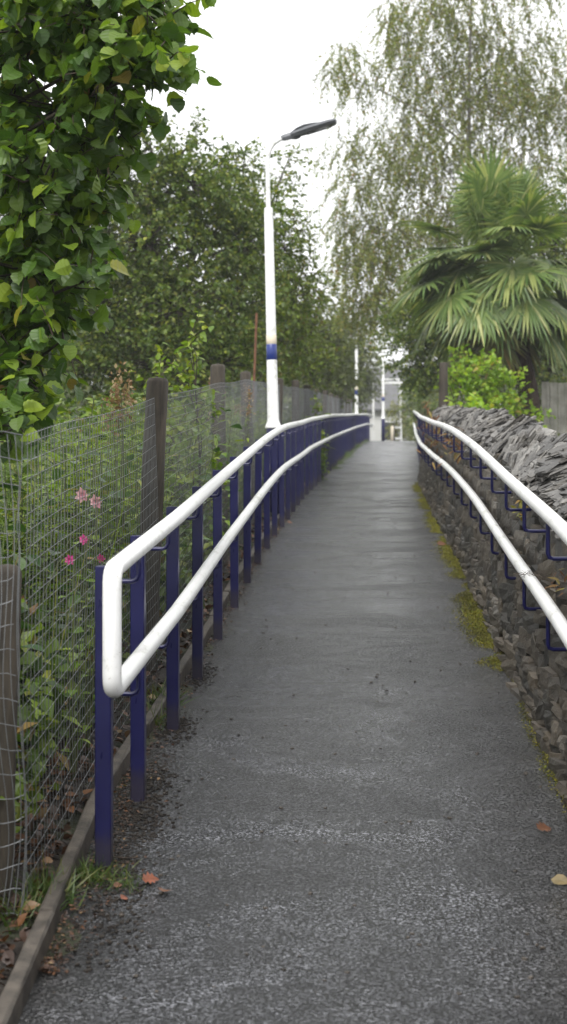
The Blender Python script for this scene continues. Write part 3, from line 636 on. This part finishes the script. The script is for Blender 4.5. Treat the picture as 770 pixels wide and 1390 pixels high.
# ------------------------------------------------------------------ plants behind the fence
def herb(name,label,cat,loc,h,nst,tpl,lsz,mat,nl,spread,group=None,flower=None,lean=.12,head=None,lbias=.2):
    loc=np.array(loc,float); o=thing(name,loc,label,cat,group); st=MB(); lf=MB(); fl=MB()
    tips=[]
    for s in range(nst):
        a=R.random()*6.283; b=loc+np.array([math.cos(a),math.sin(a),0])*spread*.35*R.random(); hh=h*R.uniform(.72,1.05)
        t=b+np.array([math.cos(a)*spread*R.random()+R.normal()*lean*.4,math.sin(a)*spread*R.random(),hh]); pts=bez(b,(b+t)/2+np.array([R.normal()*.03,R.normal()*.03,hh*.08]),t,8)
        tube(st,pts,np.linspace(.005,.002,8),4); tips.append(t)
        m=int(nl*hh/h); f=np.linspace(.12,1,m); k=np.clip((f*7).astype(int),0,6); fr=f*7-k; p=pts[k]*(1-fr[:,None])+pts[np.minimum(k+1,7)]*fr[:,None]
        an=np.arange(m)*2.4+R.random()*6; d=np.stack([np.cos(an),np.sin(an),lbias+R.normal(size=m)*.3],-1)
        leaves(lf,tpl,p,d,unit(np.array([0,0,1.])+R.normal(size=(m,3))*.3),lsz*(1.1-.5*f**3)*R.uniform(.65,1.2,m))
    part('stems',st,M['stem'],o); part('leaves',lf,M[mat],o)
    if flower:
        fm,fs,n=flower
        for t in tips[:n]:
            m=MB(); k=7; an=np.arange(k)*2*math.pi/k; c=t+np.array([R.normal()*.02,-.02,.01])
            d=np.stack([np.cos(an),-.35+0*an,np.sin(an)],-1); leaves(m,OVATE,np.tile(c,(k,1)),d,np.tile([[0,-1.,.2]],(k,1)),fs*R.uniform(.8,1.1,k))
            d2=np.stack([np.cos(an+.4)*.6,-.8+0*an,np.sin(an+.4)*.6],-1); leaves(m,OVATE,np.tile(c,(k,1)),d2,np.tile([[0,-1.,.2]],(k,1)),fs*.6)
            part('flower',m,M[fm],o)
    if head:
        hm,n,hs=head
        for t in tips:
            m=MB()
            p=t+R.normal(size=(n,3))*np.array([hs*.4,hs*.4,hs]); leaves(m,DIAM,p,rv(n),rv(n),.025*R.uniform(.7,1.3,n))
            part('seed_head',m,M[hm],o)
    return o
def gl(x,y): return (x,y,float(zl(np.array(x),np.array(y))))
def gp_(px,Y): return gl((px-385)/F*Y,Y)
# tall leafy herbs: three variants, then copies
hv=[herb('tall_herb','tall leafy green herb with narrow leaves behind the wire fence','plant',gl(-1.,8.4),h,n,LANCE,.13,'herb',34,.22,'tall green herbs behind the fence') for h,n in ((1.15,7),(1.0,8),(.9,7))]
spots=[]
for y in np.arange(6.0,22,.33):
    for k in range(2): spots.append((float(xfence(y))-.16-R.random()*(.5+.5*k),y+R.normal()*.12))
for i,(x,y) in enumerate(spots):
    if y<7.3 and i%2: continue
    if i<3: o=hv[i]; o.location=gl(x,y)
    else: dup(hv[i%3],gl(x,y),R.random()*6.28,scale=R.uniform(.8,1.12))
# broad leaved plants low behind the first bay
bv=[herb('broad_leaved_plant','dark broad leaved plant low behind the near end of the fence','plant',gl(-1,6.),h,n,OVATE,.12,'broad',9,.25,'broad leaved plants behind the near fence',lean=.3,lbias=.1) for h,n in ((.8,9),(1.05,8))]
sp=[(float(xfence(y))-.2-R.random()*.35,y) for y in np.arange(4.9,8.3,.3)]+[(float(xfence(y))-.1-R.random()*.4,y) for y in np.arange(8.6,14,.5)]
for i,(x,y) in enumerate(sp):
    if i<2: bv[i].location=gl(x,y)
    else: dup(bv[i%2],gl(x,y),R.random()*6.28,scale=R.uniform(.7,1.1))
# flowering plants
herb('mallow_plant','pale pink flowering mallow near the top of the wire mesh','plant',gl(P(117,0,6.5)[0],6.5),1.2,3,OVATE,.05,'herb',14,.03,flower=('pinkpale',.030,2),lean=.03)
herb('mallow_plant','magenta flowering mallow left of the first navy post','plant',gl(P(99,0,6.15)[0],6.15),.84,3,OVATE,.05,'herb',12,.025,flower=('magenta',.020,2),lean=.03)
herb('mallow_plant','short mallow with one magenta bloom just above the first navy post','plant',gl(P(133,0,6.9)[0],6.9),.70,2,OVATE,.05,'herb',12,.03,flower=('magenta',.02,1),lean=.02)
herb('dock_plant','dried brown seed head plant left of the second fence post','plant',gl(P(158,0,8.6)[0],8.6),1.36,4,LANCE,.1,'herb',12,.09,head=('seed',70,.07),lean=.04)
herb('dried_flower_plant','cream dried flower heads on a plant over the third fence post','plant',gl(P(318,0,14.5)[0],14.5),1.34,7,LANCE,.1,'herb',16,.22,head=('seed',40,.03),lean=.1)
herb('dried_flower_plant','cream dried flower heads on a plant left of the nearest lamp post','plant',gl(P(338,0,16.4)[0]-.03,16.4),1.34,6,LANCE,.1,'herb',16,.18,head=('seed',40,.03),lean=.1)
def sapling(px,top,Y,label,w):
    b=np.array(gp_(px,Y)); t=P(px,top,Y); cl=[]
    n=9
    for i in range(n):
        f=(i+1.5)/(n+.5); z=b+(t-b)*f; cl.append((z+np.array([R.normal()*w*.3,0,0])*(1.1-f),(w*(1.15-f),w*(1.15-f),.09),26*(1.2-f)))
    tree('sapling',label,'sapling',b,t,.012,cl,'sapling',leaf=.055,tpl=OVATE,twl=.14,lpt=6,dens=1.,droop=-.3,leafdroop=.2)
sapling(256,468,11.2,'taller lime green sapling sprouting over the mesh between second and third fence posts',.24)
sapling(218,505,11.6,'shorter lime green sapling sprouting over the mesh beside the second fence post',.14)
sapling(430,552,26.,'small yellow green sapling against the far fence right of the nearest lamp',.14)
# undergrowth: one uncountable mass
mb=MB(); n=60000
y=R.uniform(4.6,34,n)**1.0; dx=R.random(n)**1.3*2.6+.10; x=xfence(y)-dx
hmax=np.interp(y,[4,6,9,16,34],[.95,1.0,.95,.95,1.1])*(.75+.35*np.sin(y*2.1+x*1.7)*np.sin(x*2.3-y*.7))*np.clip(.55+dx*.7,.5,1.25)
h=R.random(n)**.8*hmax
pos=np.stack([x,y,zl(x,y)+h],-1); leaves(mb,DIAM,pos,unit(R.normal(size=(n,3))+np.array([0,-.3,-.1])),unit(np.array([.3,-.4,1.])+R.normal(size=(n,3))*.5),R.uniform(.035,.10,n))
m=2500; y=R.uniform(4.6,30,m); x=xfence(y)-.15-R.random(m)*2; tubes(mb,np.stack([x,y,zl(x,y)],-1),np.stack([x+R.normal(size=m)*.15,y+R.normal(size=m)*.1,zl(x,y)+R.uniform(.5,1.1,m)],-1),.003,.0015,3)
tag(link('undergrowth',mesh('undergrowth',mb,M['under'])),kind='stuff')
# ground cover behind the wall on the right
mb=MB(); n=30000; y=R.uniform(3,60,n); x=xwall(y)+np.where(y<26,.75,.35)+R.random(n)**1.5*4
pos=np.stack([x,y,zg(y)+R.random(n)*np.where(y<26,.5,.7)],-1); leaves(mb,DIAM,pos,rv(n),unit(np.array([0,0,1.])+R.normal(size=(n,3))*.5),R.uniform(.04,.11,n))
tag(link('ground_cover',mesh('ground_cover',mb,M['under'])),kind='stuff')
# far wood closing the view
mb=MB(); n=90000; k=R.random(n)<.55
x=np.where(k,R.uniform(-45,4.0,n),R.uniform(8,50,n)); y=R.uniform(86,112,n)+np.where(k,0,8)
top=np.where(k,np.where(x<.5,9.5,6.),7.)+1.6*np.sin(x*.55)+1.2*np.sin(x*1.3+y*.4)-np.where((x>1.5)&(x<12),1.5,0)
pos=np.stack([x,y,1.5+R.random(n)**.7*top],-1); leaves(mb,DIAM,pos,rv(n),rv(n),R.uniform(.3,.65,n))
tag(link('far_wood',mesh('far_wood',mb,M['fartree'])),kind='stuff')

# ------------------------------------------------------------------ verge litter, grass, moss, fallen leaves
mb=MB(); n=5200; y=3.6+R.random(n)**1.6*24; f=R.random(n); x=xkerb(y)-.07-f*(xkerb(y)-.07-xfence(y)+.25)
leaves(mb,OVATE,np.stack([x,y,zl(x,y)+.012+R.random(n)*.03],-1),unit(R.normal(size=(n,3))*np.array([1,1,.35])),unit(np.array([0,0,1.])+R.normal(size=(n,3))*.5),R.uniform(.015,.055,n))
# debris gathered against the posts on the path side
n=3200; y=4.4+R.random(n)**1.7*14; x=xkerb(y)+.004+np.abs(R.normal(size=n))*np.interp(y,[4.4,5,6.3,7],[.03,.07,.08,.04])
leaves(mb,DIAM,np.stack([x,y,zg(y)+.008+R.random(n)*.008],-1),unit(R.normal(size=(n,3))*np.array([1,1,.25])),unit(np.array([0,0,1.])+R.normal(size=(n,3))*.4),R.uniform(.005,.020,n))
tag(link('leaf_litter',mesh('leaf_litter',mb,M['litter'])),kind='stuff')
mb=MB()
def tuft(cx,cy,n,r,h):
    p=np.stack([cx+R.normal(size=n)*r,cy+R.normal(size=n)*r*1.6,0*R.random(n)],-1); p[:,2]=np.where(p[:,0]<xkerb(p[:,1]),zl(p[:,0],p[:,1]),zg(p[:,1]))
    d=unit(R.normal(size=(n,3))*np.array([.7,.7,.15])+np.array([0,0,.8])); leaves(mb,GB,p,d,unit(R.normal(size=(n,3))),h*R.uniform(.5,1.2,n))
GB=blade(3,lambda t:.035*(1-t)+.002,.1,.45)
for px,Y,n,r,h in ((60,4.95,240,.035,.10),(75,5.0,100,.03,.09),(118,5.18,150,.025,.07),(150,5.15,120,.03,.055),(172,5.1,60,.02,.04),(222,7.7,160,.04,.10),(206,7.3,90,.04,.09),(30,4.75,60,.03,.09)): tuft((px-385)/F*Y,Y,n,r,h)
for i in range(60):
    y=R.uniform(8,34); tuft(float(xkerb(y))-.1-R.random()*.12,y,30,.03,R.uniform(.05,.10))
for y in (31,34,37,39,41,44,47,50,53,57,60): tuft(float(xpost(y))+.04,y,90,.06,R.uniform(.08,.16))
tag(link('grass',mesh('grass',mb,M['grass'])),kind='stuff')
# moss in patches along the foot of the wall
mb=MB(); n=230000; y=5.6+R.random(n)**1.05*19.5; d=np.abs(R.normal(size=n))*np.interp(y,[5,9,14],[.10,.095,.06])
amt=np.clip(.75+.4*np.sin(y*1.9+1.1)+.25*np.sin(y*5.3)+.2*np.sin(y*11),0,1)*np.interp(y,[5.6,6.6,8.2,8.8,14,24],[.25,.3,.2,1,1,.9])
x=xwall(y)+.02-d; keep=(R.random(n)<amt)&(d<.02+.24*amt*R.uniform(.15,1.15,n)); x=x[keep]; y=y[keep]; d=d[keep]; n=len(x)
leaves(mb,DIAM,np.stack([x,y,zg(y)+.004+R.random(n)*.012*np.clip(1-d/.16,.05,1)],-1),unit(R.normal(size=(n,3))*np.array([1,1,.5])+np.array([0,0,.6])),rv(n),R.uniform(.005,.013,n))
tag(link('moss',mesh('moss',mb,M['moss'])),kind='stuff')
# soil crumbs washed across the path round the post feet
mb=MB(); xs=[];ys_=[]
for (px,Y,rx,ry,n) in ((180,5.75,.055,.24,900),(205,6.4,.05,.2,500),(160,5.3,.05,.1,350),(240,7.2,.04,.14,300),(275,8.4,.03,.2,200),(150,4.9,.06,.25,300)):
    u=R.normal(size=(n,2)); xs.append((px-385)/F*Y+u[:,0]*rx); ys_.append(Y+u[:,1]*ry)
x=np.concatenate(xs); y=np.concatenate(ys_); k=x>xkerb(y)+.004; x=x[k]; y=y[k]; n=len(x); q=R.uniform(.0012,.0042,n)**1.0
stones(mb,np.stack([x,y,zg(y)+.004],-1),np.stack([q*1.3,q*1.5,q*.7],-1),R.random(n)*6)
tag(link('soil_crumbs',mesh('soil_crumbs',mb,M['soil'])),kind='stuff')
# grit and crumbs on the path
mb=MB(); n=420; y=4.2+R.random(n)**1.3*16; x=xkerb(y)+.03+R.random(n)**1.5*(xwall(y)-xkerb(y)-.06); s=R.uniform(.002,.006,n)
stones(mb,np.stack([x,y,zg(y)+.006],-1),np.stack([s,s*1.2,s*.6],-1),R.random(n)*6)
tag(link('grit',mesh('grit',mb,M['concrete'])),kind='stuff')
MAPLE=blade(8,lambda t:[.05,.38,.2,.5,.24,.4,.16,.14,.02][int(round(t*8))],.25,.2)
def fallen(px,py,size,mat,label,tpl=OVATE,rz=0.,tilt=.3):
    for Y in np.arange(4.0,40,.01):
        if (650-py)/F*Y<=float(zg(Y))+.004: break
    p=P(px,py,Y); p[2]=float(zg(Y))+.012
    mb=MB(); d=np.array([[math.cos(rz),math.sin(rz),.05]]); leaves(mb,tpl,p[None]-d*size/2,d,np.array([[R.normal()*tilt*.4,-.75,1.]]),size)
    V=mb.v[0]; low=V[:,2].min(); V[:,2]+=float(zg(Y))+.009-low
    solo('fallen_leaf',mb,M[mat],p,label,'leaf','fallen leaves on the path')
fallen(205,1200,.052,'orangeleaf','bright orange fallen leaf right of the nearest navy post foot',MAPLE,.3,.2)
fallen(224,1214,.050,'brownleaf','rust brown crumbled leaf just right of the bright orange leaf',MAPLE,1.4,.5)
fallen(169,1224,.036,'orangeleaf','small tan orange leaf at the edge of the grass tuft by the nearest post',OVATE,1.1,.5)
fallen(160,1207,.030,'brownleaf','small curled leaf in the grass tuft at the nearest navy post',OVATE,.4,.6)
fallen(740,1130,.060,'brownleaf','crumpled brown leaf lying on the right half of the path',MAPLE,.5,.7)
fallen(762,1202,.065,'yellowleaf','pale yellow leaf at the right edge of the path nearest the camera',OVATE,-.5,.3)
fallen(600,741,.085,'brownleaf','dark leaf on the moss at the foot of the wall',OVATE,.1,.3)
fallen(394,711,.07,'brownleaf','brown leaf at the foot of a mid distance left post',OVATE,.7,.3)
def twig_on_path(px,py,L,label,rz):
    for Y in np.arange(4.0,40,.01):
        if (650-py)/F*Y<=float(zg(Y))+.004: break
    c=P(px,py,Y); c[2]=float(zg(Y))+.010; d=np.array([math.cos(rz),math.sin(rz),0]); mb=MB()
    tube(mb,[c-d*L/2,c-d*L*.15+np.array([0,.012,.003]),c+d*L*.2,c+d*L/2+np.array([0,-.01,.002])],[.002,.003,.003,.0015],5,True)
    solo('fallen_twig',mb,M['twig'],c,label,'twig','fallen twigs on the path')
twig_on_path(152,1168,.17,'thin dark twig lying on the path beside the nearest navy post',.1)
# little plants rooted in the wall
def wallplant(name,label,px,Y,h,mat,tpl,n,sz,r):
    c=np.array([float(wallx(Y,h)),Y,float(zg(Y))+h]); o=thing(name,c,label,'plant'); st=MB(); lf=MB()
    k=max(5,n//7); e=c+np.stack([-np.abs(R.normal(size=k))*r*.8-.01,R.normal(size=k)*r*1.5,R.normal(size=k)*r],-1)
    tubes(st,np.tile(c,(k,1)),e,.002,.001,4); f=R.random((n,1)); i=R.integers(0,k,n); p=c*(1-f)+e[i]*f+R.normal(size=(n,3))*r*.18
    leaves(lf,tpl,p,unit(R.normal(size=(n,3))+np.array([-.5,-.4,0])),unit(np.array([-.6,-.6,1.])+R.normal(size=(n,3))*.4),sz*R.uniform(.6,1.2,n))
    part('stems',st,M['twig'],o); part('leaves',lf,M[mat],o)
wallplant('ivy_sprig','yellowing ivy sprig growing below the coping of the wall',0,8.9,.80,'ivy',OVATE,26,.05,.05)
wallplant('dead_fern','rusty dead fern hanging from the wall between the two tubes',0,6.9,.62,'rustfern',LANCE,40,.05,.06)
wallplant('dead_fern','brown orange fern tuft under the coping halfway along the wall',0,14.5,.84,'rustfern',LANCE,110,.09,.14)
wallplant('dead_fern','reddish withered fern under the coping near the far end of the wall',0,19.5,.86,'rustfern',LANCE,130,.10,.17)
wallplant('dead_fern','small russet fern under the coping at the distant wall end',0,23.2,.84,'rustfern',LANCE,110,.11,.17)
# dry twig tangle caught on the lower right tube
c=np.array([float(xr(7.25)),7.25,float(zg(7.25))+.97-.35+.03]); mb=MB()
k=26; a=c+R.normal(size=(k,3))*np.array([.02,.05,.006]); e=a+unit(R.normal(size=(k,3))*np.array([1,1,.5]))*R.uniform(.04,.11,(k,1)); e[:,2]=np.maximum(e[:,2],c[2]-.03)
tubes(mb,a,e,.0012,.0007,3,sag=R.normal(size=(k,3))*.012); solo('twig_tangle',mb,M['twig'],c,'dry tangle of thin twigs caught on the lower right tube','twigs')

# ------------------------------------------------------------------ posts, boards, rusty pole
rp=roundpost('gate_post',1.78,.068)
o=link('wooden_post',rp,None,(2.43,25.75,float(zg(25.75)))); tag(o,'stout round wooden post standing at the far end of the stone wall','post')
bf=thing('board_fence',(5.0,29,float(zg(29))),'grey upright board fence at the right edge behind the palm trunk','fence')
z=float(zg(29)); x=4.42
mb=MB()
while x<9.5:
    w=.14; hh=1.55+R.normal()*.01
    bx=MB(); bevbox(bx,(x,29-.011,z-.02),(x+w-.006,29.011,z+hh),.002); part('board',bx,M['boards'],bf); x+=w
mb=MB()
for hz_ in (.35,1.25): box(mb,(4.42,29.013,z+hz_),(9.5,29.06,z+hz_+.08))
part('fence_rail',mb,M['boards'],bf)
b=P(343,520,21.); z=float(zg(21)); mb=MB(); tube(mb,[(b[0],21,z-.1),(b[0]+.01,21,z+1.2),(b[0]+.05,21.,z+2.3)],.016,10,True)
solo('iron_pole',mb,M['rust'],(b[0],21,z),'thin rusty orange pole standing among the trees left of the nearest lamp','pole',smooth=True)

# ------------------------------------------------------------------ far end: house, white frame, barrier
Yh=112.; z=1.5; hs=thing('house',(7.6,Yh,z),'white rendered house with grey slate roof beyond the far end of the path','house')
def slab(mb,a,b,c,d,t):
    V=np.array([a,b,c,d],float); V2=V+np.array([0,0,-t]); mb.add(np.vstack([V,V2]),[[0,1,2,3],[7,6,5,4],[0,4,5,1],[1,5,6,2],[2,6,7,3],[3,7,4,0]])
mb=MB(); x0,x1=4.9,11.5; box(mb,(x0,Yh,z),(x1,Yh+6,z+3.35)); mb.add([[x0,Yh,z+3.35],[x0,Yh+6,z+3.35],[x0,Yh+3,z+5.9]],[[0,2,1]]); mb.add([[x1,Yh,z+3.35],[x1,Yh+6,z+3.35],[x1,Yh+3,z+5.9]],[[0,1,2]]); part('wall',mb,M['render'],hs)
mb=MB(); slab(mb,(x0-.3,Yh-.35,z+3.1),(x1+.3,Yh-.35,z+3.1),(x1+.3,Yh+3,z+6.05),(x0-.3,Yh+3,z+6.05),.12); slab(mb,(x0-.3,Yh+3.0,z+6.05),(x1+.3,Yh+3.0,z+6.05),(x1+.3,Yh+6.35,z+3.1),(x0-.3,Yh+6.35,z+3.1),.12); ro=part('roof',mb,M['slate'],hs)
mb=MB(); box(mb,(9.6,Yh+2.6,z+5.4),(10.3,Yh+3.4,z+7.)); part('chimney',mb,M['render'],ro)
for wx in (6.6,9.0):
    mb=MB(); box(mb,(wx,Yh-.03,z+1.0),(wx+1.0,Yh-.002,z+2.3)); w=part('window',mb,M['white'],hs)
    mb=MB(); box(mb,(wx+.07,Yh-.04,z+1.07),(wx+.93,Yh-.031,z+2.23)); part('pane',mb,M['glass'],w)
Yf=95.; fr=thing('white_frame',(5.8,Yf,z),'white steel goalpost frame far away beyond the end of the path','frame')
for X in (4.05,5.04,6.55):
    mb=MB(); box(mb,(X-.06,Yf-.06,z),(X+.06,Yf+.06,z+3.83)); part('post',mb,M['white'],fr)
mb=MB(); box(mb,(3.9,Yf-.05,z+3.832),(6.65,Yf+.05,z+3.95)); part('crossbar',mb,M['white'],fr)
mb=MB(); box(mb,(5.3,Yf-.05,z+4.05),(6.5,Yf+.05,z+4.13)); 
for X in (5.35,6.45): box(mb,(X-.04,Yf-.04,z+3.953),(X+.04,Yf+.04,z+4.048))
part('crossbar',mb,M['white'],fr)
Yb=74.; zb=float(zg(Yb)); br=thing('barrier',(4.98,Yb,zb),'small white barrier with two rails at the far end of the path','barrier')
for X in (4.80,5.14):
    mb=MB(); box(mb,(X-.035,Yb-.035,zb),(X+.035,Yb+.035,zb+.85)); part('post',mb,M['white'],br)
for h in (.22,.70):
    mb=MB(); box(mb,(4.837,Yb-.03,zb+h),(5.103,Yb+.03,zb+h+.09)); part('rail',mb,M['white'],br)
for X,m_,hh,l in ((4.62,'cream',.75,'short beige bollard beside the farthest lamp base'),(4.70,'post',.8,'short dark bollard next to the beige one')):
    mb=MB(); lathe(mb,[(0,-.02),(.07,-.02),(.07,hh-.06),(.055,hh-.015),(.03,hh),(0,hh)],(X,72.+(X-4.62)*6,float(zg(72.))),12); solo('bollard',mb,M[m_],(X,72.+(X-4.62)*6,float(zg(72))),l,'bollard',smooth=True)

# ------------------------------------------------------------------ sky, sun, camera
w=bpy.data.worlds.new('World'); SC.world=w; w.use_nodes=True; nt=w.node_tree; bg=nt.nodes['Background']
sky=nt.nodes.new('ShaderNodeTexSky'); sky.sky_type='NISHITA'; sky.sun_disc=False
SEL,SAZ=math.radians(52),math.radians(200)
sky.sun_elevation=SEL; sky.sun_rotation=SAZ; sky.air_density=1.; sky.dust_density=4.
hs_=nt.nodes.new('ShaderNodeHueSaturation'); hs_.inputs['Saturation'].default_value=.15; nt.links.new(sky.outputs[0],hs_.inputs['Color'])
cn=noise(nt,1.6,5,.55,nt.nodes.new('ShaderNodeTexCoord').outputs['Generated']); cr=ramp(nt,cn.outputs[0],[(.3,(7.6,7.7,7.85)),(.7,(9.2,9.2,9.2))])
mc=mixc(nt,.8,hs_.outputs[0],cr.outputs[0]); nt.links.new(mc,bg.inputs[0]); bg.inputs[1].default_value=.105
sl=bpy.data.lights.new('sun','SUN'); sl.energy=1.4; sl.angle=math.radians(30); sl.color=(1,.98,.95)
so=link('sun',sl); d=np.array([math.sin(SAZ)*math.cos(SEL),math.cos(SAZ)*math.cos(SEL),math.sin(SEL)])
from mathutils import Vector
so.rotation_euler=Vector(d).to_track_quat('Z','Y').to_euler(); so.location=(-5,-5,20)
cam=bpy.data.cameras.new('camera'); co=link('camera',cam); co.rotation_euler=(math.pi/2,0,0); co.location=(0,0,0)
cam.sensor_fit='HORIZONTAL'; cam.sensor_width=36; cam.lens=36*F/770; cam.shift_y=-45/770; cam.clip_start=.1; cam.clip_end=2000
cam.dof.use_dof=True; cam.dof.focus_distance=7.5; cam.dof.aperture_fstop=9
SC.camera=co
SC.view_settings.view_transform='Standard'; SC.view_settings.look='None'; SC.view_settings.exposure=1.0; SC.view_settings.gamma=1
cy=SC.cycles; cy.max_bounces=8; cy.diffuse_bounces=3; cy.glossy_bounces=3; cy.transmission_bounces=4; cy.transparent_max_bounces=8; cy.use_denoising=True; cy.denoising_prefilter='ACCURATE'; cy.use_adaptive_sampling=False; cy.caustics_reflective=False; cy.caustics_refractive=False

# thin autumn mist
mb=MB(); box(mb,(-170,-40,-2.7),(170,310,17)); hm=bpy.data.materials.new('mist'); hm.use_nodes=True; nt=hm.node_tree; nt.nodes.clear()
ho=nt.nodes.new('ShaderNodeOutputMaterial'); pv_=nt.nodes.new('ShaderNodeVolumePrincipled'); pv_.inputs['Color'].default_value=(.93,.95,.97,1); pv_.inputs['Density'].default_value=.0009; nt.links.new(pv_.outputs[0],ho.inputs['Volume'])
hz_o=link('haze',mesh('haze',mb,hm)); tag(hz_o,kind='stuff')
